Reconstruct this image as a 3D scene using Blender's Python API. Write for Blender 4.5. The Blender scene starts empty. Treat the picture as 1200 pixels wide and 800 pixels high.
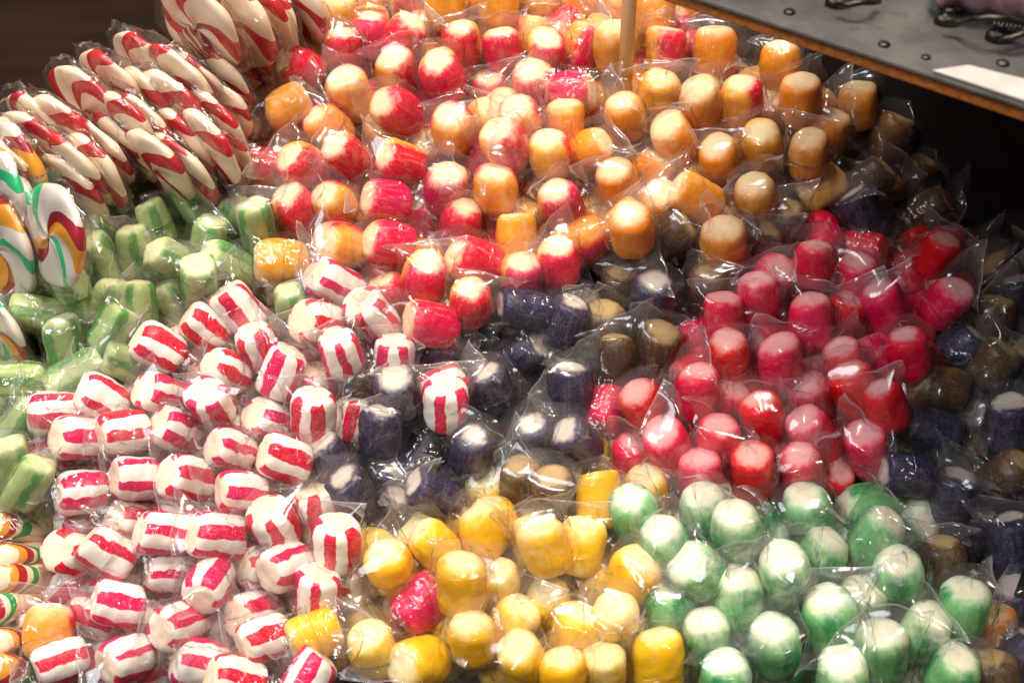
import bpy, bmesh, math, random
import numpy as np
from mathutils import Vector, Matrix, Quaternion, noise as mnoise

S = bpy.context.scene
C = S.collection
RNG = random.Random(11)
R_ = math.radians

# ------------------------------------------------------------------ camera
PITCH = R_(42.0); DIST = 0.55; HEAP_Z = 0.90
LENS, SENSOR = 50.0, 36.0
FWD = Vector((0, math.cos(PITCH), -math.sin(PITCH)))
RIGHT = Vector((1, 0, 0)); UP = Vector((0, math.sin(PITCH), math.cos(PITCH)))
CAM = Vector((0, 0, HEAP_Z)) - FWD * DIST
cd = bpy.data.cameras.new('camera'); cam = bpy.data.objects.new('camera', cd)
C.objects.link(cam); S.camera = cam
cam.location = CAM
cam.rotation_euler = (math.pi/2 - PITCH, 0, 0)
cd.lens = LENS; cd.sensor_width = SENSOR; cd.clip_start = 0.02; cd.clip_end = 50
cd.dof.use_dof = True; cd.dof.focus_distance = 0.55; cd.dof.aperture_fstop = 14

# ------------------------------------------------------------------ light
w = bpy.data.worlds.new('World'); S.world = w; w.use_nodes = True
bg = w.node_tree.nodes['Background']
bg.inputs['Color'].default_value = (1.0, 0.83, 0.70, 1); bg.inputs['Strength'].default_value = 0.15

def area(name, loc, target, size, power, col, sy=None):
    l = bpy.data.lights.new(name, 'AREA'); o = bpy.data.objects.new(name, l); C.objects.link(o)
    l.shape = 'RECTANGLE'; l.size = size; l.size_y = sy or size; l.energy = power; l.color = col
    o.location = loc
    o.rotation_euler = (Vector(target) - Vector(loc)).to_track_quat('-Z', 'Y').to_euler()
    return o
T0 = (0, 0, HEAP_Z)
area('shop_window_light', (-0.95, -0.5, 2.35), T0, 0.9, 22, (0.88, 0.93, 1.0), 0.6)
area('ceiling_lamp_light', (0.16, 0.28, 2.5), T0, 0.42, 25, (1.0, 0.89, 0.765))
area('ceiling_lamp_light', (-0.45, 0.45, 2.4), T0, 0.20, 10, (1.0, 0.91, 0.82))
area('ceiling_lamp_light', (0.35, -0.35, 2.4), T0, 0.18, 9, (1.0, 0.88, 0.74))

S.view_settings.view_transform = 'Standard'; S.view_settings.look = 'None'
S.view_settings.exposure = 0.10; S.view_settings.gamma = 1.0
S.render.engine = 'CYCLES'
cy = S.cycles
cy.max_bounces = 8; cy.diffuse_bounces = 3; cy.glossy_bounces = 2; cy.transmission_bounces = 4
cy.transparent_max_bounces = 40; cy.caustics_reflective = False; cy.caustics_refractive = False
cy.sample_clamp_indirect = 4.0

# ------------------------------------------------------------------ placement helpers
TILT = R_(25.0)                                       # the heap slopes towards the viewer
NRM = Vector((0, -math.sin(TILT), math.cos(TILT)))
ORG = Vector((0, 0, HEAP_Z))
def ray(px, py):
    kx = SENSOR / LENS / 1200.0
    return (FWD + RIGHT * ((px - 600) * kx) + UP * ((400 - py) * kx)).normalized()
def on_heap(px, py, h=0.0):
    d = ray(px, py)
    t = ((ORG + NRM * h) - CAM).dot(NRM) / d.dot(NRM)
    return CAM + d * t
def on_level(px, py, z):
    d = ray(px, py); return CAM + d * ((z - CAM.z) / d.z)

# ------------------------------------------------------------------ object helpers
def link(name, me, mat=None, parent=None):
    o = bpy.data.objects.new(name, me); C.objects.link(o)
    if mat is not None and me is not None and not me.materials: me.materials.append(mat)
    if parent is not None: o.parent = parent
    return o
def tag(o, label, cat, group=None):
    o['label'] = label; o['category'] = cat
    if group: o['group'] = group
def me_from(name, v, f, smooth=True):
    me = bpy.data.meshes.new(name); me.from_pydata([tuple(p) for p in v], [], f); me.update()
    if smooth: me.polygons.foreach_set('use_smooth', [True]*len(me.polygons))
    return me
def box_me(name, x, y, z, bev=0.0, seg=2):
    bm = bmesh.new(); bmesh.ops.create_cube(bm, size=1)
    for v in bm.verts: v.co = Vector((v.co.x*x, v.co.y*y, v.co.z*z))
    if bev: bmesh.ops.bevel(bm, geom=bm.edges[:], offset=bev, segments=seg, affect='EDGES')
    me = bpy.data.meshes.new(name); bm.to_mesh(me); bm.free(); return me
def tube_me(name, pts, rad, n=10, flat=1.0):
    pts = [Vector(p) for p in pts]; v = []; f = []
    for i, p in enumerate(pts):
        t = (pts[min(i+1, len(pts)-1)] - pts[max(i-1, 0)]).normalized()
        a = t.cross(Vector((0, 0, 1)));
        if a.length < 1e-4: a = t.cross(Vector((0, 1, 0)))
        a.normalize(); b = t.cross(a)
        r = rad[i] if isinstance(rad, (list, tuple)) else rad
        for k in range(n):
            q = 2*math.pi*k/n; v.append(p + a*math.cos(q)*r + b*math.sin(q)*r*flat)
    for i in range(len(pts)-1):
        for k in range(n):
            f.append((i*n+k, i*n+(k+1) % n, (i+1)*n+(k+1) % n, (i+1)*n+k))
    f.append(tuple(range(n))[::-1]); f.append(tuple((len(pts)-1)*n+k for k in range(n)))
    return me_from(name, v, f)

# ------------------------------------------------------------------ material helpers
class NT:
    def __init__(s, name):
        s.m = bpy.data.materials.new(name); s.m.use_nodes = True; s.t = s.m.node_tree; s.t.nodes.clear()
    def n(s, typ, **kw):
        x = s.t.nodes.new(typ)
        for k, v in kw.items(): setattr(x, k, v)
        return x
    def put(s, sock, val):
        if isinstance(val, bpy.types.NodeSocket): s.t.links.new(val, sock)
        elif val is not None: sock.default_value = val
    def math(s, op, a, b=None, c=None, clamp=False):
        x = s.n('ShaderNodeMath', operation=op, use_clamp=clamp)
        s.put(x.inputs[0], a)
        if b is not None: s.put(x.inputs[1], b)
        if c is not None: s.put(x.inputs[2], c)
        return x.outputs[0]
    def step(s, v, lo, hi, a=0.0, b=1.0):
        x = s.n('ShaderNodeMapRange', interpolation_type='SMOOTHSTEP')
        for i, q in enumerate((v, lo, hi, a, b)): s.put(x.inputs[i], q)
        return x.outputs[0]
    def mix(s, f, a, b, mode='MIX'):
        x = s.n('ShaderNodeMix', data_type='RGBA', blend_type=mode)
        s.put(x.inputs[0], f); s.put(x.inputs[6], rgb(a)); s.put(x.inputs[7], rgb(b)); return x.outputs[2]
    def noise(s, vec, scale, detail=2, dims='3D', w=None, rough=0.5):
        x = s.n('ShaderNodeTexNoise', noise_dimensions=dims)
        s.put(x.inputs['Vector'], vec); s.put(x.inputs['Scale'], scale); s.put(x.inputs['Detail'], detail)
        s.put(x.inputs['Roughness'], rough)
        if w is not None: s.put(x.inputs['W'], w)
        return x.outputs['Fac']
    def out(s, sh):
        o = s.n('ShaderNodeOutputMaterial'); s.t.links.new(sh, o.inputs['Surface']); return s.m
def rgb(c):
    if isinstance(c, (tuple, list)) and len(c) == 3: return (*c, 1)
    return c
def simple(name, col, rough=0.5, metal=0.0, var=0.15, scale=40, bump=0.0, stretch=None):
    m = NT(name); tc = m.n('ShaderNodeTexCoord').outputs['Object']
    if stretch:
        mp = m.n('ShaderNodeMapping'); m.put(mp.inputs[0], tc); mp.inputs['Scale'].default_value = stretch; tc = mp.outputs[0]
    nz = m.noise(tc, scale, 6)
    f = m.step(nz, 0.3, 0.7)
    c = m.mix(f, tuple(q*(1-var) for q in col), tuple(min(1, q*(1+var)) for q in col))
    b = m.n('ShaderNodeBsdfPrincipled'); m.put(b.inputs['Base Color'], c)
    m.put(b.inputs['Roughness'], m.step(nz, 0.2, 0.8, rough*0.8, min(1, rough*1.25))); b.inputs['Metallic'].default_value = metal
    if bump:
        bp = m.n('ShaderNodeBump'); bp.inputs['Strength'].default_value = bump; bp.inputs['Distance'].default_value = 0.002
        m.put(bp.inputs['Height'], nz); m.put(b.inputs['Normal'], bp.outputs[0])
    return m.out(b.outputs[0])

CR = 0.0106           # candy radius (m)
HL = 1.14             # half length in radii

def candy_mat(name, kind, end, side, side2=None, dark=None, stripes=0, capr=(0.55, 0.86), sss=0.28, speck=0.22, streak=0.16):
    """object space, z = candy axis, unit = metres"""
    m = NT(name)
    tc = m.n('ShaderNodeTexCoord').outputs['Object']
    rnd = m.n('ShaderNodeObjectInfo').outputs['Random']
    sp = m.n('ShaderNodeSeparateXYZ'); m.put(sp.inputs[0], tc)
    x, y, z = sp.outputs
    rr = m.math('DIVIDE', m.math('SQRT', m.math('ADD', m.math('MULTIPLY', x, x), m.math('MULTIPLY', y, y))), CR)
    ang = m.math('ARCTAN2', y, x)
    w = m.math('MULTIPLY', rnd, 37.0)
    nlow = m.noise(tc, 110, 2, '4D', w)
    nmid = m.noise(tc, 330, 3, '4D', w)
    nfine = m.noise(tc, 1500, 2)
    wob = m.math('SUBTRACT', nlow, 0.5)
    rsh = m.math('MULTIPLY', m.math('SINE', m.math('MULTIPLY', rnd, 171.0)), 0.10)
    rw = m.math('ADD', m.math('ADD', m.math('ADD', rr, rsh), m.math('MULTIPLY', wob, 0.62)), m.math('MULTIPLY', m.math('SUBTRACT', nmid, 0.5), 0.42))
    sidef = m.step(rw, capr[0], capr[1])               # 0 on the ends, 1 on the barrel
    if kind == 'stripe':
        a = m.math('ADD', ang, m.math('MULTIPLY', wob, 0.50))
        sn = m.math('SINE', m.math('ADD', m.math('MULTIPLY', a, float(stripes)), m.math('MULTIPLY', rnd, 6.28)))
        sn = m.math('ADD', sn, m.math('MULTIPLY', m.math('SUBTRACT', nmid, 0.5), 0.7))
        sn = m.math('ADD', sn, m.math('MULTIPLY', m.math('SINE', m.math('ADD', m.math('MULTIPLY', ang, 2.0), m.math('MULTIPLY', rnd, 43.0))), 0.38))
        th = m.math('ADD', m.math('MULTIPLY', m.math('SINE', m.math('MULTIPLY', rnd, 91.0)), 0.22), 0.12)
        stripe = m.step(m.math('SUBTRACT', sn, th), -0.13, 0.13)
        rw2 = m.math('ADD', rr, m.math('MULTIPLY', m.math('SINE', m.math('MULTIPLY', a, 3.0)), 0.10))
        fr = m.step(m.math('ADD', rw2, m.math('MULTIPLY', wob, 0.25)), capr[0], capr[0] + 0.07)
        mask = m.math('MULTIPLY', stripe, fr)
        base = m.mix(m.math('MULTIPLY', sidef, m.step(nmid, 0.25, 0.6, 0.6, 1.0)), end, side2)
        col = m.mix(mask, base, side)
    else:
        hn = m.math('ADD', m.math('COSINE', ang), m.math('MULTIPLY', wob, 0.9))
        half = m.step(hn, -0.30, 0.18)
        sc = m.mix(half, side2 if side2 else side, side)
        if stripes:                                    # darker ribs along the barrel
            sn = m.math('SINE', m.math('ADD', m.math('MULTIPLY', ang, float(stripes)), m.math('MULTIPLY', wob, 2.4)))
            sc = m.mix(m.step(sn, 0.15, 0.75), sc, dark)
        stm = m.n('ShaderNodeMapping'); m.put(stm.inputs[0], tc); stm.inputs['Scale'].default_value = (1, 1, 0.14)
        stn = m.noise(stm.outputs[0], 620, 3, '4D', w, 0.6)
        sc = m.mix(m.step(stn, 0.48, 0.75, 0.0, streak), sc, end)
        # darker veil of colour running in towards the centre of the end
        endc = m.mix(m.step(m.math('ADD', rr, m.math('MULTIPLY', wob, 0.5)), 0.25, 0.85, 0.0, 0.34), end, sc)
        col = m.mix(sidef, endc, sc)
    # sugar specks
    if speck:
        col = m.mix(m.math('MULTIPLY', m.step(nfine, 0.56, 0.72), speck), col, (0.95, 0.85, 0.78))
    hv = m.n('ShaderNodeHueSaturation'); m.put(hv.inputs['Color'], col)
    m.put(hv.inputs['Value'], m.math('ADD', m.math('MULTIPLY', rnd, 0.24), 0.86))
    hv.inputs['Saturation'].default_value = 1.10
    m.put(hv.inputs['Hue'], m.math('ADD', m.math('MULTIPLY', m.math('SINE', m.math('MULTIPLY', rnd, 53.0)), 0.008), 0.5))
    b = m.n('ShaderNodeBsdfPrincipled'); m.put(b.inputs['Base Color'], hv.outputs[0])
    m.put(b.inputs['Roughness'], m.step(nmid, 0.3, 0.7, 0.28, 0.5))
    b.inputs['Specular IOR Level'].default_value = 0.35
    b.inputs['Subsurface Weight'].default_value = sss
    b.inputs['Subsurface Radius'].default_value = (1.0, 0.45, 0.22); b.inputs['Subsurface Scale'].default_value = 0.005
    bp = m.n('ShaderNodeBump'); bp.inputs['Strength'].default_value = 0.35; bp.inputs['Distance'].default_value = 0.0006
    m.put(bp.inputs['Height'], m.math('ADD', nmid, m.math('MULTIPLY', nfine, 0.25))); m.put(b.inputs['Normal'], bp.outputs[0])
    return m.out(b.outputs[0])

CREAM = (0.86, 0.66, 0.42)
MATS = {
 'S': candy_mat('mint_striped_sugar', 'stripe', (0.90, 0.72, 0.54), (0.68, 0.036, 0.092), (0.89, 0.83, 0.77), stripes=5, capr=(0.66, 0.84), speck=0.36),
 'P': candy_mat('strawberry_peach_sugar', 'half', (0.94, 0.72, 0.48), (0.70, 0.016, 0.072), (0.88, 0.37, 0.10), capr=(0.54, 0.92), streak=0.30, sss=0.35),
 'O': candy_mat('orange_sugar', 'half', (0.94, 0.72, 0.43), (0.84, 0.32, 0.060), (0.88, 0.46, 0.13), capr=(0.6, 1.0)),
 'G': candy_mat('apple_green_sugar', 'half', (0.66, 0.66, 0.40), (0.36, 0.44, 0.19), (0.56, 0.58, 0.32), (0.11, 0.26, 0.08), stripes=4, capr=(0.6, 0.9), speck=0.1),
 'M': candy_mat('spearmint_sugar', 'half', (0.90, 0.85, 0.66), (0.17, 0.44, 0.17), (0.50, 0.73, 0.56), (0.05, 0.27, 0.10), stripes=3, capr=(0.58, 1.0), speck=0.1),
 'Y': candy_mat('lemon_sugar', 'half', (0.95, 0.77, 0.45), (0.88, 0.50, 0.045), (0.90, 0.58, 0.14), capr=(0.66, 1.02), speck=0.1),
 'R': candy_mat('cherry_sugar', 'half', (0.96, 0.50, 0.47), (0.76, 0.012, 0.052), (0.70, 0.010, 0.04), capr=(0.5, 0.95), speck=0.15),
 'N': candy_mat('blackcurrant_sugar', 'half', (0.66, 0.56, 0.47), (0.024, 0.018, 0.050), (0.026, 0.018, 0.020), capr=(0.44, 0.76), speck=0.12, sss=0.08, streak=0.10),
 'B': candy_mat('cola_sugar', 'half', (0.50, 0.34, 0.17), (0.070, 0.034, 0.016), (0.18, 0.085, 0.026), capr=(0.44, 0.80), speck=0.12, sss=0.08, streak=0.2),
}

def film_mat(name, haze=0.015, tint=(1, 1, 1)):
    m = NT(name)
    seam_glint = m.n('ShaderNodeAttribute', attribute_name='seam_glint').outputs['Fac']
    g = m.n('ShaderNodeNewGeometry')
    dt = m.n('ShaderNodeVectorMath', operation='DOT_PRODUCT'); m.put(dt.inputs[0], g.outputs['Normal']); m.put(dt.inputs[1], g.outputs['Incoming'])
    fz = m.math('POWER', m.math('SUBTRACT', 1.0, m.math('ABSOLUTE', dt.outputs['Value'])), 5.0)
    fres = m.math('ADD', m.math('MULTIPLY', fz, 0.6), 0.055)
    tr = m.n('ShaderNodeBsdfTransparent'); tr.inputs[0].default_value = rgb(tint)
    gl = m.n('ShaderNodeBsdfGlossy'); gl.inputs['Roughness'].default_value = 0.14
    df = m.n('ShaderNodeBsdfTranslucent'); df.inputs[0].default_value = (0.95, 0.9, 0.93, 1)
    dd = m.n('ShaderNodeBsdfDiffuse'); dd.inputs[0].default_value = (0.95, 0.9, 0.93, 1)
    ad = m.n('ShaderNodeMixShader'); ad.inputs[0].default_value = 0.5
    m.t.links.new(df.outputs[0], ad.inputs[1]); m.t.links.new(dd.outputs[0], ad.inputs[2])
    m1 = m.n('ShaderNodeMixShader'); m.put(m1.inputs[0], m.math('ADD', m.math('MULTIPLY', seam_glint, 0.30), haze))
    m.t.links.new(tr.outputs[0], m1.inputs[1]); m.t.links.new(ad.outputs[0], m1.inputs[2])
    m2 = m.n('ShaderNodeMixShader'); m.put(m2.inputs[0], fres)
    m.t.links.new(m1.outputs[0], m2.inputs[1]); m.t.links.new(gl.outputs[0], m2.inputs[2])
    return m.out(m2.outputs[0])
FILM = film_mat('clear_cellophane')

# ------------------------------------------------------------------ candy meshes
def candy_me(kind, seed):
    r = random.Random(hash(kind) % 1 + seed*17 + ord(kind))
    nu, nv = 34, 36
    hl = HL * r.uniform(0.92, 1.10)
    if kind in 'G': hl *= 1.3
    e = r.uniform(4.6, 7.5) if kind in 'SNGR' else r.uniform(3.6, 5.5)           # squarer or rounder ends
    if kind in 'OY' and seed % 2: e = 5.5
    bulge = r.uniform(0.0, 0.07); slant = (r.uniform(-.16, .16), r.uniform(-.16, .16)); slant2 = (r.uniform(-.16, .16), r.uniform(-.16, .16))
    ribs = {'G': (4, .085), 'M': (2, .03), 'S': (5, .012)}.get(kind, (3, .015)); ph = r.uniform(0, 6.28)
    off = Vector((r.uniform(0, 50), r.uniform(0, 50), r.uniform(0, 50)))
    oval = r.uniform(0.93, 1.0)
    v = []; f = []
    for i in range(nu+1):
        t = -math.pi/2 + math.pi*i/nu
        c, s = math.cos(t), math.sin(t)
        k = (abs(c)**e + abs(s)**e) ** (-1/e)
        rad = max(0.0, c*k); zz = s*k*hl
        for j in range(nv):
            q = 2*math.pi*j/nv
            rr = rad * (1 + bulge*(1-(zz/hl)**2) - bulge) * (1 + ribs[1]*math.sin(ribs[0]*q + ph))
            p = Vector((rr*math.cos(q), rr*math.sin(q)*oval, zz))
            sl = slant if zz > 0 else slant2
            p.z += (sl[0]*p.x + sl[1]*p.y) * min(1, abs(zz)/hl)
            d = mnoise.noise(p*1.1 + off)*0.075 + mnoise.noise(p*2.9 + off)*0.04
            p += p.normalized() * d if p.length > 1e-6 else Vector()
            v.append(p * CR)
    for i in range(nu):
        for j in range(nv):
            f.append((i*nv+j, i*nv+(j+1) % nv, (i+1)*nv+(j+1) % nv, (i+1)*nv+j))
    me = me_from('candy', v, f)
    bm = bmesh.new(); bm.from_mesh(me); bmesh.ops.remove_doubles(bm, verts=bm.verts, dist=1e-5); bm.to_mesh(me); bm.free()
    me.polygons.foreach_set('use_smooth', [True]*len(me.polygons))
    return me

def wrapper_me(seed):
    r = random.Random(900 + seed)
    nu, nv = 64, 64
    h = HL * 1.10
    ends = []
    for s in (-1, 1):
        ends.append(dict(fl=r.uniform(0.5, 1.1), bend=r.uniform(0.1, 1.1), dir=r.uniform(0, 6.28), flat=r.uniform(0, math.pi), skew=r.uniform(-.45, .45)))
    if r.random() < 0.6: ends[1]['flat'] = ends[0]['flat'] + r.uniform(-.3, .3)
    folds = []
    for k in range(16):
        n = Vector((r.gauss(0, 1), r.gauss(0, 1), r.gauss(0, .6))).normalized()
        folds.append((n, r.uniform(-.9, .9), r.uniform(.03, .10), r.uniform(.10, .34)))
    off = Vector((r.uniform(0, 50), r.uniform(0, 50), r.uniform(0, 50)))
    v = []; f = []; seam_glint = []
    for i in range(nu+1):
        u = -1 + 2*i/nu
        E = ends[1] if u > 0 else ends[0]
        S_ = h + E['fl']; s = u*S_
        over = max(0.0, abs(s) - h)
        tot = S_ - h
        b = over/tot; b = b*b*(3-2*b)
        sg = 1 if u > 0 else -1
        # centre line: straight in the middle, curling over at the ends
        kap = E['bend']/tot; bd = Vector((math.cos(E['dir']), math.sin(E['dir']), 0))
        if over > 0:
            al = kap*over
            ctr = Vector((0, 0, h)) + Vector((0, 0, math.sin(al)/kap)) + bd*((1-math.cos(al))/kap)
            ax = Vector((0, 0, math.cos(al))) + bd*math.sin(al)
        else:
            ctr = Vector((0, 0, abs(s))); ax = Vector((0, 0, 1))
        ctr.z *= sg; ax.z *= sg; ax *= sg
        fa = E['flat']
        e1 = Vector((math.cos(fa), math.sin(fa), 0)); e1 = (e1 - ax*e1.dot(ax)).normalized(); e2 = ax.cross(e1)
        a = 1.10*(1 + 0.46*b); c = 1.10*(1-b) + 0.012
        for j in range(nv):
            q = 2*math.pi*j/nv
            cq, sq = math.cos(q), math.sin(q)
            ref = Vector((math.cos(q + fa), math.sin(q + fa), s/h))
            d = 0
            for n, c0, A, wd in folds:
                x = abs(ref.dot(n) - c0)
                if x < wd: d += A*(1 - x/wd)
            d += mnoise.noise(ref*1.3 + off)*0.05
            d += 0.055*max(0, 1 - abs(mnoise.noise(ref*1.9 + off))/0.16) + 0.034*max(0, 1 - abs(mnoise.noise(ref*4.3 - off))/0.2)
            p = ctr + e1*(a*cq*(1 + d)) + e2*(c*sq*(1 + d))
            # a puckered, rippling seal
            p += e2 * (b*0.13*math.sin(3*cq*2.0 + off.x)) + ax*(sg*b*E['skew']*cq)
            v.append(p*CR); seam_glint.append(1.0 if i in (0, nu) else (b*b*0.8 if j in (0, nv//2) else 0.21*b))  # sealed ends and milky flaps; bright fold-edge glints painted in as whiter film
    for i in range(nu):
        for j in range(nv):
            f.append((i*nv+j, i*nv+(j+1) % nv, (i+1)*nv+(j+1) % nv, (i+1)*nv+j))
    me = me_from('wrapper', v, f)
    at = me.attributes.new('seam_glint', 'FLOAT', 'POINT'); at.data.foreach_set('value', seam_glint)
    me.materials.append(FILM)
    return me

NVAR = 5
CANDY = {k: [candy_me(k, i) for i in range(NVAR)] for k in MATS}
for k in CANDY:
    for me in CANDY[k]: me.materials.append(MATS[k])
WRAP = [wrapper_me(i) for i in range(16)]

# ------------------------------------------------------------------ where the candies lie
# px py kind, direction the pale end points (deg in the picture plane), its rise towards the viewer, roll; h = lies deeper
TABLE = """
278 80 S 150 35|355 80 P 160 30|400 60 P 90 35|395 24 O 90 30|435 45 P 90 22|472 45 P 60 28|540 55 P 90 35|520 92 P 110 50|588 60 P 100 35
410 110 P 110 50 180|465 85 P 100 50 90 h|465 130 P 150 55 20|338 125 P 30 10 150|345 157 O 120 30 0 h|385 150 P 140 40 170|532 152 P 100 65 180|567 147 O 60 50
573 110 P 90 50 0 h|450 160 O 90 50 0 h|313 197 P 180 10 60|355 195 P 150 55|405 183 P 140 50|470 190 P 160 45|522 6 O 90 30|585 3 O 90 30|570 188 P 60 40 0 h
592 135 P 120 60|592 170 P 120 50 40|640 62 P 90 60|683 55 P 60 8 70|720 55 O 90 35|780 60 P 90 10 70|838 62 O 90 10|768 12 O 90 0|628 103 P 100 50|667 108 P 0 20
610 142 P 110 60 150|662 145 O 90 20|688 178 O 30 40|735 137 O 110 50|770 115 O 80 50|820 122 O 100 55|868 120 P 90 45 120|790 163 O 120 45|843 188 O 100 60|892 172 O 90 55
645 182 P 100 50 150|748 197 O 60 40 0 h|605 180 P 100 50 0 h|915 78 O 90 30|938 118 O 90 45|948 182 O 90 40|968 158 O 70 20 0 h|1005 125 O 90 20 0 h|1043 160 B 60 30 150|1100 185 B 40 30 150
392 240 P 130 60 180|452 237 P 170 45|348 247 P 120 45 30|400 287 P 170 50 150|458 285 P 170 30|522 222 P 80 60|580 222 P 90 50 180|330 307 O 180 5|540 262 P 80 40 0 h|557 307 P 160 40
497 328 P 80 55|552 355 P 90 60|505 380 P 170 35|605 280 O 90 10|392 333 S 150 35|436 370 S 130 45|372 378 S 170 50|342 362 G 100 50|458 350 P 120 40 0 h|450 322 P 90 40 0 h
658 240 P 110 55|725 217 O 110 60|762 207 O 60 20 0 h|740 270 O 100 60|655 310 P 100 45|690 262 O 60 30 0 h|772 243 O 90 60 0 h|815 232 O 150 30|887 232 O 100 60|848 288 O 90 60
888 288 B 60 40|612 325 P 90 60|785 275 B 30 30|772 308 B 60 30 0 h|712 310 B 100 30 0 h|830 340 B 90 55|763 350 N 80 50|615 362 N 170 20|665 380 N 70 40|708 388 B 90 40|770 412 B 80 40
728 345 B 90 40 0 h|848 375 R 90 30|888 350 R 90 40|922 265 B 90 50|953 310 R 80 35|1005 330 R 90 45|1037 360 R 110 45|1098 298 R 60 45|1108 355 R 50 45|950 377 R 90 25
985 372 R 60 30 0 h|1065 415 R 100 50|1012 250 N 120 30|1020 210 B 40 20|1090 245 B 30 20|1075 205 B 60 20 0 h|1175 325 B 120 40|1135 310 B 60 30 0 h|1195 352 N 100 40|1168 378 B 90 20
222 230 G 120 8|183 262 G 110 20|270 258 G 60 40|300 265 G 100 40|125 275 G 150 40|118 305 G 120 30|160 297 G 100 20|203 308 G 150 45|268 312 G 150 40|233 330 G 90 60|87 347 G 110 15
160 362 G 90 15|128 358 G 80 30|45 370 G 170 5|75 402 G 100 30|132 388 G 60 20|205 358 G 120 30 0 h|245 283 G 80 40|22 445 G 180 8|150 425 G 160 20|88 440 G 30 10|25 500 G 60 30|15 545 G 100 40
34 565 G 60 40|52 590 G 120 30 0 h|100 330 G 60 30 0 h|190 335 G 60 30 0 h|10 400 G 120 20 0 h|60 460 G 60 20 0 h
280 362 S 130 12|240 385 S 140 20|185 407 S 150 12|190 463 S 160 45|120 468 S 150 25|65 485 S 180 8|265 435 S 150 50|247 473 S 120 65|143 507 S 190 25|92 512 S 180 30
205 503 S 160 45|270 528 S 160 45|220 560 S 170 45|158 560 S 180 30|95 577 S 185 18|283 577 S 175 30|57 533 S 200 10 0 h|330 437 S 70 20|302 407 S 110 40|400 415 S 110 45|462 420 S 90 40
367 488 S 90 45|318 495 S 150 50 0 h|333 537 S 160 28|370 452 S 90 40 0 h|405 460 N 100 30 0 h|440 445 B 150 50|466 462 N 100 55|447 507 N 90 40|522 473 S 90 40|578 457 N 110 45|553 528 N 80 60
388 540 N 120 40|413 580 N 120 35|448 567 N 60 50 0 h|508 578 N 150 45|535 415 B 90 40 0 h|505 427 N 60 20 0 h|670 457 N 90 35|622 517 N 90 60|675 520 N 130 60|612 565 B 90 60|648 577 B 90 55
722 420 B 90 30|758 480 R 120 45|817 460 R 85 40|853 420 R 90 45|915 425 R 95 45|848 475 R 60 40 0 h|893 490 R 100 55|783 525 R 110 60|840 518 R 80 60|743 542 R 90 50 0 h|820 557 R 90 60
882 552 R 90 60|988 425 R 100 55|1003 458 R 110 50|1037 475 R 110 50|950 472 R 100 50 0 h|953 510 R 120 55|1017 527 R 100 60|938 552 R 90 60|955 440 R 90 40 0 h
1100 455 B 170 25|1092 503 N 160 28|1062 555 N 170 30|1118 582 N 70 40|1180 497 N 80 40|1180 557 B 40 30|1165 430 B 60 20|1125 408 N 40 20 0 h|948 605 M 100 50
128 648 S 150 8|138 707 S 170 18|192 625 S 175 25|255 628 S 175 30|245 683 S 240 50|210 732 S 200 55|148 772 S 200 45|72 775 S 200 10|235 777 S 170 15|275 797 S 170 20|155 612 S 160 40 0 h
57 742 P 90 20 150|298 722 S 190 55|203 668 S 180 20 0 h|322 615 S 120 50|395 637 S 90 42|335 665 S 200 50|305 662 S 180 40 0 h|372 697 S 90 40|368 745 Y 200 3|360 795 S 60 10|310 748 S 200 30
460 667 Y 120 50|510 640 Y 130 18|565 625 Y 100 18|495 707 P 45 8|540 687 Y 90 40|583 687 Y 90 55|437 762 Y 110 45|492 777 Y 190 50|555 750 Y 100 50|640 642 Y 110 30|680 640 Y 80 20
702 585 Y 90 3|757 578 Y 90 50|643 710 Y 100 50|740 677 Y 60 50|720 725 Y 90 65|675 747 Y 80 40 0 h|612 772 Y 110 60|707 787 Y 90 55|772 775 Y 90 35|660 795 Y 90 50
748 608 M 110 45|778 640 M 100 60|820 668 M 150 60|825 600 M 90 55|863 622 M 100 55|828 748 M 90 55|785 718 M 90 40 0 h|850 798 M 90 50|920 672 M 100 60|1025 632 M 60 35|1050 678 M 90 60
975 730 M 100 50|1012 710 M 80 60 0 h|1032 765 M 80 55|907 757 M 90 65|1082 742 M 60 45|1128 714 M 70 55|988 798 M 90 55|1115 792 M 60 50|905 712 M 90 40 0 h|1165 797 B 90 40
1105 660 B 90 30|1185 637 N 90 30|1190 708 N 100 60|1165 738 O 90 50 0 h|1137 622 N 60 40 0 h|1195 770 N 60 30|960 655 M 60 30 0 h|865 700 M 90 40 0 h|700 690 Y 60 30 0 h|600 730 Y 60 30 0 h
"""
items = []
for row in TABLE.strip().splitlines():
    for ent in row.split('|'):
        q = ent.split()
        hid = q[-1] == 'h'
        if hid: q = q[:-1]
        items.append([float(q[0]), float(q[1]), q[2], float(q[3]), float(q[4]), float(q[5]) if len(q) > 5 else RNG.uniform(-40, 40), hid])

def heap_h(px, py, k):
    """height of the pile above the reference slope, in candy radii"""
    h = 0.0
    h -= {'N': 0.7, 'B': 0.9}.get(k, 0.0)
    if px > 980 and py < 420: h -= 1.7*min(1, (px-980)/110)*min(1, (420-py)/150)
    return h
GAPS = []
for a in items: pass
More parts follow.
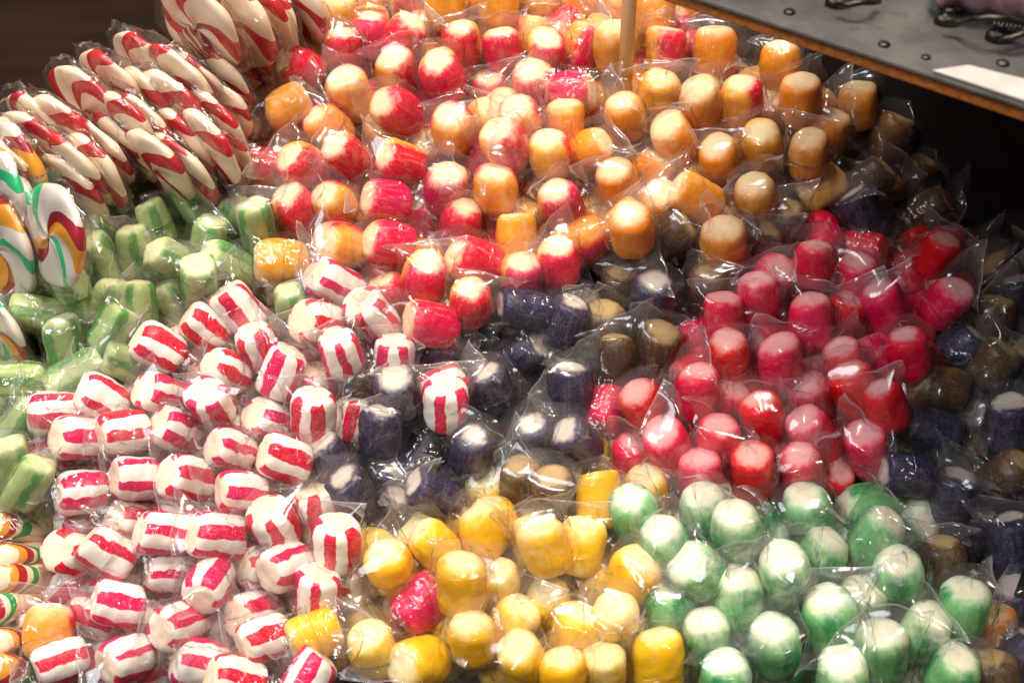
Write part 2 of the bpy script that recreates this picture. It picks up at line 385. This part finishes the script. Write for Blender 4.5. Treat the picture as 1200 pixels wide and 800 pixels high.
# candies of the layer below, so that every gap shows more sweets and not a board
pts = np.array([[a[0], a[1]] for a in items])
fill = []
for layer, (stp, dep) in enumerate(((40, 1.45), (50, 3.0))):
    for iy in range(-1, int(860/stp)+1):
        for ix in range(-1, int(1260/stp)+2):
            px = (ix + 0.5*(iy % 2))*stp + RNG.uniform(-9, 9); py = iy*stp*0.9 + RNG.uniform(-9, 9)
            if py < 150 - px*0.8 + 140 and px < 420: 
                if py < 330 - px*0.85: continue
            if px < 75 and py > 585: continue
            if px > 800 and py < (px-800)*0.35 + 62: continue
            dd = (pts[:, 0]-px)**2 + (pts[:, 1]-py)**2
            near = np.argsort(dd)[:1 if RNG.random() < 0.8 else 3]
            k = items[near[-1]][2]
            if px > 985 and py < 265: k = 'B'
            if dd.min() < (32 if layer else 17)**2: continue
            fill.append([px, py, k, RNG.uniform(0, 360), RNG.uniform(0, 70), RNG.uniform(0, 360), True, dep, dd.min()**.5])

KS = {'S': .81, 'P': .86, 'O': .87, 'G': .73, 'M': .93, 'Y': .86, 'R': .82, 'N': .83, 'B': .84}
P0 = []; AX = []; XD = []; ALL = []
for a in items + fill:
    px, py, k, an, el, roll, hid = a[:7]
    dep = a[7] if len(a) > 7 else (0.95 if hid else 0.0)
    h = (heap_h(px, py, k) - dep - 1.0) * CR
    p = on_heap(px, py, h); t = -ray(px, py)
    r = RIGHT - t*RIGHT.dot(t); r.normalize(); u = t.cross(r)
    an, el = R_(an), R_(el*(0.78 if k in 'PRONB' else 0.88))
    ax = (r*math.cos(an) + u*math.sin(an))*math.cos(el) + t*math.sin(el)
    xd = t - ax*t.dot(ax)
    if xd.length < 0.1: xd = -u - ax*(-u).dot(ax)
    xd.normalize()
    xd = Quaternion(ax, R_(roll)) @ xd
    P0.append(p); AX.append(ax); XD.append(xd); ALL.append(a)
P0 = np.array([tuple(p) for p in P0]); A = np.array([tuple(p) for p in AX]); N_ = len(P0)
P = P0.copy()
VIEW = P0 - np.array(tuple(CAM)); VIEW /= np.linalg.norm(VIEW, axis=1)[:, None]
RAD = CR*0.86*np.array([KS[a[2]] for a in ALL]); OFF = CR*0.30
isfill = np.array([len(a) > 7 for a in ALL])
mob_lat = np.where(isfill, 1.0, 0.22); 
for it in range(220):
    D = P[:, None, :] - P[None, :, :]
    ii, jj = np.where((D**2).sum(2) < (2.7*CR)**2)
    sel = ii < jj; ii, jj = ii[sel], jj[sel]
    mv = np.zeros_like(P); cnt = np.zeros(N_)
    for sa in (-1, 1):
        for sb in (-1, 1):
            d = (P[ii] + A[ii]*OFF*sa) - (P[jj] + A[jj]*OFF*sb)
            L = np.linalg.norm(d, axis=1) + 1e-9
            ov = RAD[ii] + RAD[jj] - L
            m = ov > 0
            if not m.any(): continue
            push = d[m]/L[m][:, None]*(ov[m]*0.5)[:, None]
            # mostly one slips behind the other
            np.add.at(mv, ii[m], push*0.5); np.add.at(mv, jj[m], -push*0.5)
            dv = np.sign((d[m]*VIEW[ii[m]]).sum(1) + 1e-9)
            np.add.at(mv, ii[m], VIEW[ii[m]]*(dv*ov[m]*0.25)[:, None]); np.add.at(mv, jj[m], -VIEW[jj[m]]*(dv*ov[m]*0.25)[:, None])
    along = (mv*VIEW).sum(1)[:, None]*VIEW
    lat = mv - along
    P += along*0.6 + lat*0.6*mob_lat[:, None]
    dlt = P0 - P; al = (dlt*VIEW).sum(1)[:, None]*VIEW
    P += (dlt - al)*np.where(isfill, 0.0, 0.18)[:, None] + al*np.where(isfill, 0.02, 0.06)[:, None]

# ------------------------------------------------------------------ names and labels
KINDS = {
 'S': ('striped_candy', 'red striped white candy', 'red striped candies'),
 'P': ('strawberry_peach_candy', 'red and peach candy', 'red and peach candies'),
 'O': ('orange_candy', 'orange candy', 'orange candies'),
 'G': ('apple_green_candy', 'ribbed olive green candy', 'olive green candies'),
 'M': ('mint_green_candy', 'bright green candy', 'mint green candies'),
 'Y': ('yellow_candy', 'yellow candy', 'yellow candies'),
 'R': ('crimson_candy', 'crimson candy', 'crimson candies'),
 'N': ('navy_candy', 'dark navy candy', 'navy candies'),
 'B': ('brown_candy', 'dark brown candy', 'brown candies'),
}
SHORT = {'S': 'striped', 'P': 'red-and-peach', 'O': 'orange', 'G': 'olive green', 'M': 'bright green', 'Y': 'yellow', 'R': 'crimson', 'N': 'navy', 'B': 'brown'}
SPECIAL = {
 (330, 307): 'orange candy lying alone on its side among the olive green candies',
 (495, 707): 'red and cream candy lying among the yellow candies',
 (368, 745): 'pale cream candy lying on its side between striped and yellow candies',
 (522, 473): 'red and cream striped candy standing alone among the navy candies',
 (57, 742): 'red and peach candy beside the striped candies at the edge of the pile',
 (683, 55): 'half orange half red candy standing beside the wooden stick',
 (848, 288): 'orange candy sitting alone on brown candies above the crimson ones',
 (1165, 738): 'small orange candy half hidden among the navy candies',
}
dist = np.linalg.norm(P[:, None, :] - P[None, :, :], axis=2)
for i, a in enumerate(ALL):
    k = a[2]; name, base, group = KINDS[k]
    e = link(name, None)
    e.empty_display_size = 0.01
    ax = Vector(A[i]); xd = XD[i]; yd = ax.cross(xd)
    M = Matrix((xd, yd, ax)).transposed().to_4x4(); M.translation = Vector(P[i])
    sc = RNG.uniform(0.94, 1.06)*KS[k]
    e.matrix_world = M @ Matrix.Diagonal((sc, sc, sc, 1))
    up = abs(ax.z)
    pose = 'standing on end' if up > 0.8 else ('lying on its side' if up < 0.42 else 'leaning')
    nb = [j for j in np.argsort(dist[i])[1:12] if ALL[j][2] != k and dist[i, j] < 2.6*CR]
    key = (int(a[0]), int(a[1]))
    if isfill[i]: lab = base + ' buried under the top layer of wrapped candies'
    elif key in SPECIAL: lab = SPECIAL[key]
    else:
        lab = base + ' ' + pose
        if k == 'P' and not a[6]: lab += ' red side out' if abs(a[5]) < 60 else (' peach side out' if abs(a[5]) > 120 else ' showing both colours')
        if a[6]: lab += ' half covered'
        ks = []
        for j in nb:
            if ALL[j][2] not in ks: ks.append(ALL[j][2])
        if len(ks) > 1: lab = lab.replace(' half covered', ''); lab += ' between a ' + SHORT[ks[0]] + ' and a ' + SHORT[ks[1]] + ' one'
        elif ks: lab += ' against a ' + SHORT[ks[0]] + ' candy'
        else:
            fo = next(j for j in np.argsort(dist[i]) if ALL[j][2] != k and not isfill[j])
            lab += ' among its own kind near ' + SHORT[ALL[fo][2]] + ' ones'
        if len(lab.split()) > 16: lab = lab.replace(' half covered', '').replace('against a ', 'by a ').replace(' showing both colours', '').replace('red and peach candy standing on end', 'upright red and peach candy').replace('lying on its side', 'lying down')
        lab = lab.replace('a orange', 'an orange').replace('a olive', 'an olive')
    tag(e, lab, 'candy', group)
    link('sugar_body', RNG.choice(CANDY[k]), None, e)
    if len(a) > 7 and (a[7] > 3 or a[8] < 26): continue
    wr = link('wrapper', RNG.choice(WRAP), None, e)
    wr.rotation_euler = (RNG.uniform(-.10, .10), RNG.uniform(-.10, .10), RNG.uniform(0, 6.28))
    if RNG.random() < 0.5: wr.rotation_euler.x += math.pi

# ------------------------------------------------------------------ lollipops
def lolly_mat(name, cols, n, swirl):
    m = NT(name)
    tc = m.n('ShaderNodeTexCoord').outputs['Object']; rnd = m.n('ShaderNodeObjectInfo').outputs['Random']
    sp = m.n('ShaderNodeSeparateXYZ'); m.put(sp.inputs[0], tc); x, y, z = sp.outputs
    rr = m.math('DIVIDE', m.math('SQRT', m.math('ADD', m.math('MULTIPLY', x, x), m.math('MULTIPLY', y, y))), 0.021)
    a = m.math('DIVIDE', m.math('ADD', m.math('ARCTAN2', y, x), math.pi), 2*math.pi)
    nz = m.math('MULTIPLY', m.math('SUBTRACT', m.noise(tc, 70, 2, '4D', m.math('MULTIPLY', rnd, 9.0)), 0.5), 0.10)
    a = m.math('ADD', m.math('ADD', a, m.math('MULTIPLY', rr, swirl)), m.math('ADD', nz, rnd))
    fr = m.math('FRACT', m.math('MULTIPLY', a, float(n)))
    rp = m.n('ShaderNodeValToRGB'); rp.color_ramp.interpolation = 'CONSTANT'
    while len(rp.color_ramp.elements) < len(cols): rp.color_ramp.elements.new(0.5)
    for el, (p, c) in zip(rp.color_ramp.elements, cols): el.position = p; el.color = rgb(c)
    m.put(rp.inputs[0], fr)
    b = m.n('ShaderNodeBsdfPrincipled'); m.put(b.inputs['Base Color'], rp.outputs[0]); b.inputs['Roughness'].default_value = 0.22
    b.inputs['Subsurface Weight'].default_value = 0.2; b.inputs['Subsurface Radius'].default_value = (1, .5, .25); b.inputs['Subsurface Scale'].default_value = 0.003
    return m.out(b.outputs[0])
LW = (0.84, 0.66, 0.46)
LFLAT = lolly_mat('rainbow_flat_swirl', [(0, LW), (0.42, (0.02, 0.30, 0.07)), (0.58, LW), (0.70, (0.40, 0.008, 0.016)), (0.86, (0.70, 0.30, 0.03))], 6, 0.3)
LRED = lolly_mat('red_cream_swirl', [(0, LW), (0.52, (0.50, 0.012, 0.018)), (0.86, LW)], 4, 0.24)
LMIX = lolly_mat('rainbow_swirl', [(0, (0.68, 0.60, 0.50)), (0.30, (0.02, 0.45, 0.16)), (0.42, (0.68, 0.60, 0.50)), (0.60, (0.75, 0.30, 0.02)), (0.80, (0.32, 0.008, 0.02)), (0.93, (0.68, 0.60, 0.50))], 2, 0.22)
STICK = simple('pale_wood_stick', (0.74, 0.50, 0.25), 0.6, 0, 0.2, 60, 0.2, (1, 1, 0.1))
def lolly_me(seed, rad=0.021, thick=0.0031):
    r = random.Random(seed); off = Vector((r.uniform(0, 9), r.uniform(0, 9), 3)); v = []; f = []; nu, nv = 20, 48
    for i in range(nu+1):
        t = -math.pi/2 + math.pi*i/nu; c, s = math.cos(t), math.sin(t)
        k = (abs(c)**3.2 + abs(s)**3.2)**(-1/3.2)
        for j in range(nv):
            q = 2*math.pi*j/nv
            rr = rad*c*k*(1 + 0.03*math.sin(2*q + seed) + 0.02*math.sin(6*q + 3*c))
            zz = thick*s*k*(1 + 0.16*math.sin(6*q + 3.0*c))
            p = Vector((rr*math.cos(q), rr*math.sin(q)*0.92, zz)); p += Vector((0, 0, 1))*mnoise.noise(p*60 + off)*0.0016
            v.append(p)
    for i in range(nu):
        for j in range(nv): f.append((i*nv+j, i*nv+(j+1) % nv, (i+1)*nv+(j+1) % nv, (i+1)*nv+j))
    me = me_from('lolly', v, f)
    bm = bmesh.new(); bm.from_mesh(me); bmesh.ops.remove_doubles(bm, verts=bm.verts, dist=1e-6); bm.to_mesh(me); bm.free()
    me.polygons.foreach_set('use_smooth', [True]*len(me.polygons)); return me
def lolly_wrap_me(seed, rad=0.0225, thick=0.0040):
    r = random.Random(seed + 70); off = Vector((r.uniform(0, 9), r.uniform(0, 9), 3)); v = []; f = []; nu, nv = 26, 72; seam_glint = []
    folds = [(Vector((r.gauss(0, 1), r.gauss(0, 1), r.gauss(0, .8))).normalized(), r.uniform(-.9, .9), r.uniform(.03, .09), r.uniform(.05, .2)) for _ in range(16)]
    for i in range(nu+1):
        t = -math.pi/2 + math.pi*i/nu; c, s = math.cos(t), math.sin(t)
        k = (abs(c)**3.2 + abs(s)**3.2)**(-1/3.2)
        for j in range(nv):
            q = 2*math.pi*j/nv
            ref = Vector((math.cos(q)*c, math.sin(q)*c, s)); d = sum(A*(1-abs(ref.dot(n)-c0)/wd) for n, c0, A, wd in folds if abs(ref.dot(n)-c0) < wd)
            d += 0.09*max(0, 1 - abs(mnoise.noise(ref*2.3 + off))/0.16) + 0.05*max(0, 1 - abs(mnoise.noise(ref*5.5 - off))/0.2)
            rim = max(0, c)**8
            pk = 1 + rim*0.09*max(0, math.sin(q*5 + off.x))**3 + 0.02*math.sin(q*31)*rim
            p = Vector((rad*c*k*math.cos(q)*pk*(1+d*.6), rad*c*k*math.sin(q)*0.93*pk*(1+d*.6), thick*s*k*(1+d)))
            p.z += rim*0.0012*math.sin(9*q); v.append(p); seam_glint.append(0.0)
    for i in range(nu):
        for j in range(nv): f.append((i*nv+j, i*nv+(j+1) % nv, (i+1)*nv+(j+1) % nv, (i+1)*nv+j))
    me = me_from('lolly_wrap', v, f); at = me.attributes.new('seam_glint', 'FLOAT', 'POINT'); at.data.foreach_set('value', seam_glint); me.materials.append(FILM); return me
LOL = {'r': [lolly_me(i) for i in range(3)], 'x': [lolly_me(i + 5) for i in range(3)]}
for me in LOL['r']: me.materials.append(LRED)
for me in LOL['x']: me.materials.append(LMIX)
LOL['f'] = [lolly_me(i + 9) for i in range(3)]
for me in LOL['f']: me.materials.append(LFLAT)
LWR = [lolly_wrap_me(i) for i in range(4)]
stick_me = tube_me('lolly_stick', [(0, -0.018, 0), (0, -0.045, 0)], 0.002, 8); stick_me.materials.append(STICK)
# px py, picture direction of the long axis, openness (0 edge on, 1 face on), side the face looks to, size, lift in radii, kind
LOLLIES = """
235 30 -52 .46 1 1.30 3.4 r|280 26 -54 .36 1 1.36 2.4 r|306 14 -58 .30 1 1.3 1.4 r|322 18 -70 .32 1 1.2 1 r|350 6 -60 .35 1 1.2 1 r|258 92 -50 .30 1 1.1 1.2 r|296 70 -60 .30 1 .95 0 r
262 132 -45 .5 1 .9 1 r|266 182 -50 .5 1 .8 1 r
25 200 -65 .33 1 1.3 1.8 x|2 228 -75 .38 1 1.2 2.2 x|66 276 -80 .38 1 1.28 3.2 x|30 262 -75 .30 1 1.2 1.6 x|5 290 -70 .4 1 1.3 1 x
-2 622 -15 .25 1 1.2 -1 x|2 655 0 .25 1 1.2 -1 x|4 685 10 .22 1 1.2 -1 x|-4 720 8 .22 1 1.2 -1 x|-8 755 6 .22 1 1.2 -1 x|-2 790 -8 .25 1 1.2 -1 x|2 390 -60 .3 1 1 0 x
"""
def inside(x, y, pl):
    c = False
    for (x0, y0), (x1, y1) in zip(pl, pl[1:] + pl[:1]):
        if (y0 > y) != (y1 > y) and x < (x1-x0)*(y-y0)/(y1-y0) + x0: c = not c
    return c
BANK = [(-15, 190), (20, 158), (75, 134), (120, 112), (165, 78), (205, 72), (262, 112), (272, 165), (235, 190), (160, 218), (120, 236), (60, 225)]
LR = random.Random(5); bank = ''
for bb in range(-3, 5):
    for aa in range(-11, 12):
        x = 150 + aa*0.79*20 + bb*0.62*60 + LR.uniform(-3, 3) + (aa % 2)*9; y = 150 - aa*0.62*20 + bb*0.79*60 + LR.uniform(-3, 3) + (aa % 2)*12
        if inside(x, y, BANK): bank += '|%.0f %.0f %.0f %.2f 1 %.2f %.1f r' % (x, y, -50 + LR.uniform(-4, 4), LR.uniform(.24, .34), LR.uniform(1.02, 1.3), 1.2 + LR.uniform(-.5, .7))
LOLLIES = LOLLIES.strip() + bank
for idx, ent in enumerate(LOLLIES.replace('\n', '|').strip('|').split('|')):
    q = ent.split()
    if not q: continue
    px, py, an, op, sd, sz, lift = map(float, q[:7]); k = q[7]; sz *= 0.84; sd = -1
    if py > 580: op *= 0.45; lift -= 0.8
    p = on_heap(px, py, (lift - 1.0)*CR*1.0); t = -ray(px, py); r = RIGHT - t*RIGHT.dot(t); r.normalize(); u = t.cross(r)
    an = R_(an); mj = r*math.cos(an) + u*math.sin(an); mn = t.cross(mj)*-1
    tilt = math.asin(op)
    mn_dir = t.cross(mj)
    nr = mn_dir*math.cos(tilt)*sd + t*math.sin(tilt)
    nr.normalize(); yd = -mj; xd = yd.cross(nr)
    e = link('swirl_lollipop', None)
    M = Matrix((xd, yd*-1 if False else yd, nr)).transposed().to_4x4(); M.translation = p
    e.matrix_world = M @ Matrix.Diagonal((sz, sz, sz*(2.0 if py > 580 else 1), 1)); e.empty_display_size = 0.01
    link('sugar_disc', LOL['f' if py > 580 else k][idx % 3], None, e)
    wr = link('wrapper', LWR[idx % 4], None, e); wr.rotation_euler.z = RNG.uniform(0, 6.28)
    st = link('stick', stick_me, None, e); st.rotation_euler.z = math.pi/2 if xd.dot(t) < 0 else -math.pi/2
    dc = np.linalg.norm(P[~isfill] - np.array(tuple(p)), axis=1); jn = int(np.argmin(dc)); kn = SHORT[[a for a in ALL if len(a) < 8][jn][2]]
    if k == 'r':
        g = 'red and cream lollipops'; big = 'large ' if sz > 1.0 else ('small ' if sz < 0.78 else '')
        where = 'against the ' + kn + ' candies' if dc[jn] < 0.036 else ('in the tilted row' if dc[jn] < 0.062 else 'on the outer rim of the tilted row')
        lab = big + 'red and cream swirl lollipop in cellophane ' + where
    else:
        lab, g = 'green yellow and red swirl lollipop in cellophane beside olive green candies', 'multicoloured lollipops'
        if py > 580: lab, g = 'multicoloured swirl lollipop lying flat beside the striped candies', 'multicoloured lollipops lying flat'
    if (px, py) == (66, 276): lab = 'large white lollipop with green orange and dark red swirls facing outwards'
    if (px, py) == (235, 30):
        pm = NT('brown_print'); tcp = pm.n('ShaderNodeTexCoord').outputs['Object']
        wv = pm.n('ShaderNodeTexWave'); pm.put(wv.inputs['Vector'], tcp); wv.inputs['Scale'].default_value = 95; wv.inputs['Distortion'].default_value = 9; wv.inputs['Detail Scale'].default_value = 1.2
        cc = pm.mix(pm.step(wv.outputs['Fac'], 0.55, 0.75), (0.20, 0.07, 0.035), (0.62, 0.40, 0.28))
        b1_ = pm.n('ShaderNodeBsdfPrincipled'); pm.put(b1_.inputs['Base Color'], cc); b1_.inputs['Roughness'].default_value = 0.4; b1_.inputs['Alpha'].default_value = 0.72
        pm.out(b1_.outputs[0])
        lv = []; lf = []
        cl = M.to_3x3().inverted() @ (r*-0.003 + u*-0.007)
        for i_ in range(9):
            for j_ in range(9):
                a_, b_ = (i_-4)/4, (j_-4)/4
                lv.append((cl.x + a_*0.0065, cl.y + b_*0.0065, 0.0068 - 0.0008*(a_*a_ + b_*b_) + 0.0003*math.sin(3*a_ + 2*b_)))
        lf = [(i_*9+j_, i_*9+j_+1, i_*9+j_+10, i_*9+j_+9) for i_ in range(8) for j_ in range(8)]
        link('printed_label', me_from('printed_label', lv, lf), pm.m, e)
    if (px, py) == (235, 30): lab = 'large red and cream lollipop with brown print on its wrapper'
    tag(e, lab, 'lollipop', g)

# ------------------------------------------------------------------ the setting
FLOORM = simple('dark_floor_boards', (0.050, 0.021, 0.0065), 0.6, 0, 0.45, 3, 0.1, (1, 6, 1))
fl = link('floor', box_me('floor', 14, 14, 0.02), FLOORM); fl.location = (0, 2, -0.01); fl['kind'] = 'structure'
TRAYM = simple('shade_dark_wood', (0.012, 0.005, 0.003), 0.8, 0, 0.3, 30, 0.3, (0.2, 3, 1))  # dark wood, blackened further so its colour holds the shade under the shelf
poly = [(40, 300), (330, 90), (420, -60), (1400, -60), (1400, 900), (-60, 900), (-60, 420)]
top = [on_heap(x, y, -5.6*CR) for x, y in poly]; bot = [p - NRM*0.02 for p in top]; n = len(poly)
tr = link('display_tray', me_from('tray', top + bot, [tuple(range(n))[::-1], tuple(range(n, 2*n))] + [(i, (i+1) % n, n+(i+1) % n, n+i) for i in range(n)], False), TRAYM); tr['kind'] = 'structure'

# shelf with a steel sheet, upper right
def steel_mat():
    m = NT('worn_steel_sheet'); tc = m.n('ShaderNodeTexCoord').outputs['Object']
    n1 = m.noise(tc, 22, 5, rough=0.65); n2 = m.noise(tc, 160, 4); n3 = m.noise(tc, 9, 3)
    c = m.mix(m.step(n1, 0.35, 0.7), (0.085, 0.081, 0.077), (0.17, 0.163, 0.155))
    c = m.mix(m.math('MULTIPLY', m.step(n2, 0.55, 0.75), 0.4), c, (0.07, 0.06, 0.05))
    b = m.n('ShaderNodeBsdfPrincipled'); m.put(b.inputs['Base Color'], c); b.inputs['Metallic'].default_value = 0.75
    m.put(b.inputs['Roughness'], m.step(n3, 0.35, 0.65, 0.28, 0.55))
    bp = m.n('ShaderNodeBump'); bp.inputs['Strength'].default_value = 0.15; bp.inputs['Distance'].default_value = 0.002
    m.put(bp.inputs['Height'], n1); m.put(b.inputs['Normal'], bp.outputs[0]); return m.out(b.outputs[0])
STEEL = steel_mat()
WOODE = simple('warm_orange_wood', (0.46, 0.14, 0.028), 0.5, 0, 0.3, 60, 0.3, (1, 12, 12))
IRON = simple('dark_iron', (0.05, 0.042, 0.036), 0.38, 0.9, 0.3, 300)
CARD = simple('pale_card', (0.40, 0.365, 0.34), 0.6, 0, 0.08, 80)
ZP = HEAP_Z + 0.148
e0 = on_level(790, -10, ZP); e1 = on_level(1290, 155, ZP)
ed = (e1 - e0).normalized(); en = Vector((-ed.y, ed.x, 0))      # en points away from the viewer
if en.y < 0: en = -en
Ln = (e1 - e0).length
def slab(x0, x1, y0, y1, z0, z1):
    v = []
    for z in (z0, z1):
        for a_, b_ in ((x0, y0), (x1, y0), (x1, y1), (x0, y1)):
            q = ed*a_ + en*b_; v.append((q.x, q.y, z))
    return v, [(3, 2, 1, 0), (4, 5, 6, 7), (0, 1, 5, 4), (1, 2, 6, 5), (2, 3, 7, 6), (3, 0, 4, 7)]
sh = link('shelf', None); sh.location = e0
tag(sh, 'wooden shelf topped with a worn grey steel sheet above the candies', 'shelf')
def part(name, sl, mat, parent, bev=0.0006):
    me = me_from(name, *sl, smooth=False)
    bm = bmesh.new(); bm.from_mesh(me); bmesh.ops.bevel(bm, geom=bm.edges[:], offset=bev, segments=2, affect='EDGES'); bm.to_mesh(me); bm.free()
    return link(name, me, mat, parent)
part('board', slab(-0.02, Ln+0.1, 0.002, 0.40, -0.0060, -0.0013), WOODE, sh)
part('steel_sheet', slab(-0.02, Ln+0.1, 0, 0.40, -0.0012, 0), STEEL, sh, 0.0003)
part('back_panel', slab(-0.02, Ln+0.1, 0.16, 0.18, -0.34, -0.0078), TRAYM, sh)
part('side_panel', slab(Ln+0.02, Ln+0.04, 0.01, 0.16, -0.34, -0.0078), TRAYM, sh)
def rivet(px, py, r=0.0019):
    p = on_level(px, py, ZP) - e0
    v = []; f = []; nv = 16
    prof = [(1.0, 0.0), (0.95, 0.22), (0.7, 0.42), (0.35, 0.5), (0.0001, 0.5)]
    for rr, zz in prof:
        for j in range(nv): v.append((p.x + r*rr*math.cos(6.2832*j/nv), p.y + r*rr*math.sin(6.2832*j/nv), zz*r + 0.0001))
    for i in range(len(prof)-1):
        for j in range(nv): f.append((i*nv+j, i*nv+(j+1) % nv, (i+1)*nv+(j+1) % nv, (i+1)*nv+j))
    link('rivet', me_from('rivet', v, f), IRON, sh)
for q in ((925, 15), (1036, 53), (978, 3), (1175, 75, 0.002), (1085, 68, 0.0015)): rivet(*q)
def hook(pts, name='wire_hook'):
    h = link(name, None); base = on_level(*pts[0], ZP); h.location = base
    # round foot plate
    v = []; f = []; nv = 20
    for rr, zz in ((1, 0.0002), (1, .0016), (.85, .0026), (.5, .0028), (.45, .0042), (.3, .005), (.001, .005)):
        for j in range(nv): v.append((0.0042*rr*math.cos(6.2832*j/nv)*1.0, 0.0030*rr*math.sin(6.2832*j/nv), zz))
    for i in range(6):
        for j in range(nv): f.append((i*nv+j, i*nv+(j+1) % nv, (i+1)*nv+(j+1) % nv, (i+1)*nv+j))
    link('foot_plate', me_from('foot', v, f), IRON, h)
    P_ = [on_level(x, y, ZP + z) - base for x, y, z in pts[1]] if False else None
    return h, base
def clip(foot, path, lab):
    h, base = hook([foot])
    link('wire', tube_me('wire', [on_level(x, y, ZP + z) - base for x, y, z in path], 0.0010, 10), IRON, h)
    tag(h, lab, 'hook')
    return h, base
clip((982, 6), [(982, 6, .004), (995, 6, .005), (1010, 3, .006), (1022, 3, .005), (1030, 2, .003)], 'small dark iron clip beside a rivet on the steel sheet')
h1, b1 = clip((1110, 27), [(1108, 27, .004), (1125, 26, .005), (1140, 23, .008), (1158, 21, .010), (1178, 22, .010), (1195, 26, .008), (1215, 32, .005)], 'long curved iron clip with spring on the steel sheet')
cp = []
for i in range(60):
    a_ = i/59; th = a_*2*math.pi*7
    p = on_level(1164 + 34*a_, 30 + 5*a_, ZP + 0.0045) - b1
    cp.append(p + en*math.cos(th)*0.0012 + Vector((0, 0, math.sin(th)*0.0012)))
link('spring', tube_me('spring', cp, 0.0004, 6), IRON, h1)
clip((1170, 46), [(1168, 46, .004), (1185, 45, .005), (1198, 40, .006), (1215, 36, .006)], 'short curved iron clip beside the pale card')
c0 = on_level(1093, 88, ZP) - e0
def to_ed(p): return (p.dot(ed), p.dot(en))
q = [to_ed(on_level(x, y, ZP) - e0) for x, y in ((1092, 86), (1134, 80), (1290, 119), (1290, 151))]
cv = [ed*a_ + en*b_ for a_, b_ in q]
cdm = me_from('card', [tuple(p + Vector((0, 0, .0004))) for p in cv] + [tuple(p + Vector((0, 0, .0011))) for p in cv], [(0, 3, 2, 1)[::-1] if False else (3, 2, 1, 0), (4, 5, 6, 7), (0, 1, 5, 4), (1, 2, 6, 5), (2, 3, 7, 6), (3, 0, 4, 7)], False)
co = link('pale_card', cdm, CARD); co.location = e0; tag(co, 'pale blank card lying along the edge of the steel sheet', 'card')
# rolled pink packet on the shelf
PINK = simple('mauve_foil', (0.42, 0.20, 0.26), 0.25, 0.2, 0.4, 50, 0.4)
a0 = on_level(1105, -8, ZP + 0.010); a1 = on_level(1260, 14, ZP + 0.010)
pk = link('pink_packet', None); pk.location = a0; tag(pk, 'mauve pink packet in clear film lying on the steel sheet', 'packet')
dv = a1 - a0; up_ = Vector((0, 0, 1))
N1 = 14; pp = [dv*(i/(N1-1)) + Vector((0, .012, 0)) for i in range(N1)]
link('packet_body', tube_me('packet', pp, [0.004] + [0.0095 + 0.0008*math.sin(i*2.1) for i in range(N1-2)] + [0.004], 20), PINK, pk)
pw = tube_me('packet_film', pp, [0.0106 + 0.0010*math.sin(i*1.7) for i in range(N1)], 20); at = pw.attributes.new('seam_glint', 'FLOAT', 'POINT'); link('film', pw, FILM, pk)

# wooden stick pushed into the pile
s0 = on_heap(733, 92, -0.5*CR); 
t0 = Vector((s0.x, s0.y, s0.z))
sk = link('wooden_stick', tube_me('wooden_stick', [t0 + Vector((0, 0, -0.015)), t0 + Vector((-0.0005, 0, 0.05)), t0 + Vector((-0.0015, 0, 0.12))], 0.0031, 14), STICK)
tag(sk, 'pale round wooden stick standing upright among the orange candies', 'stick')
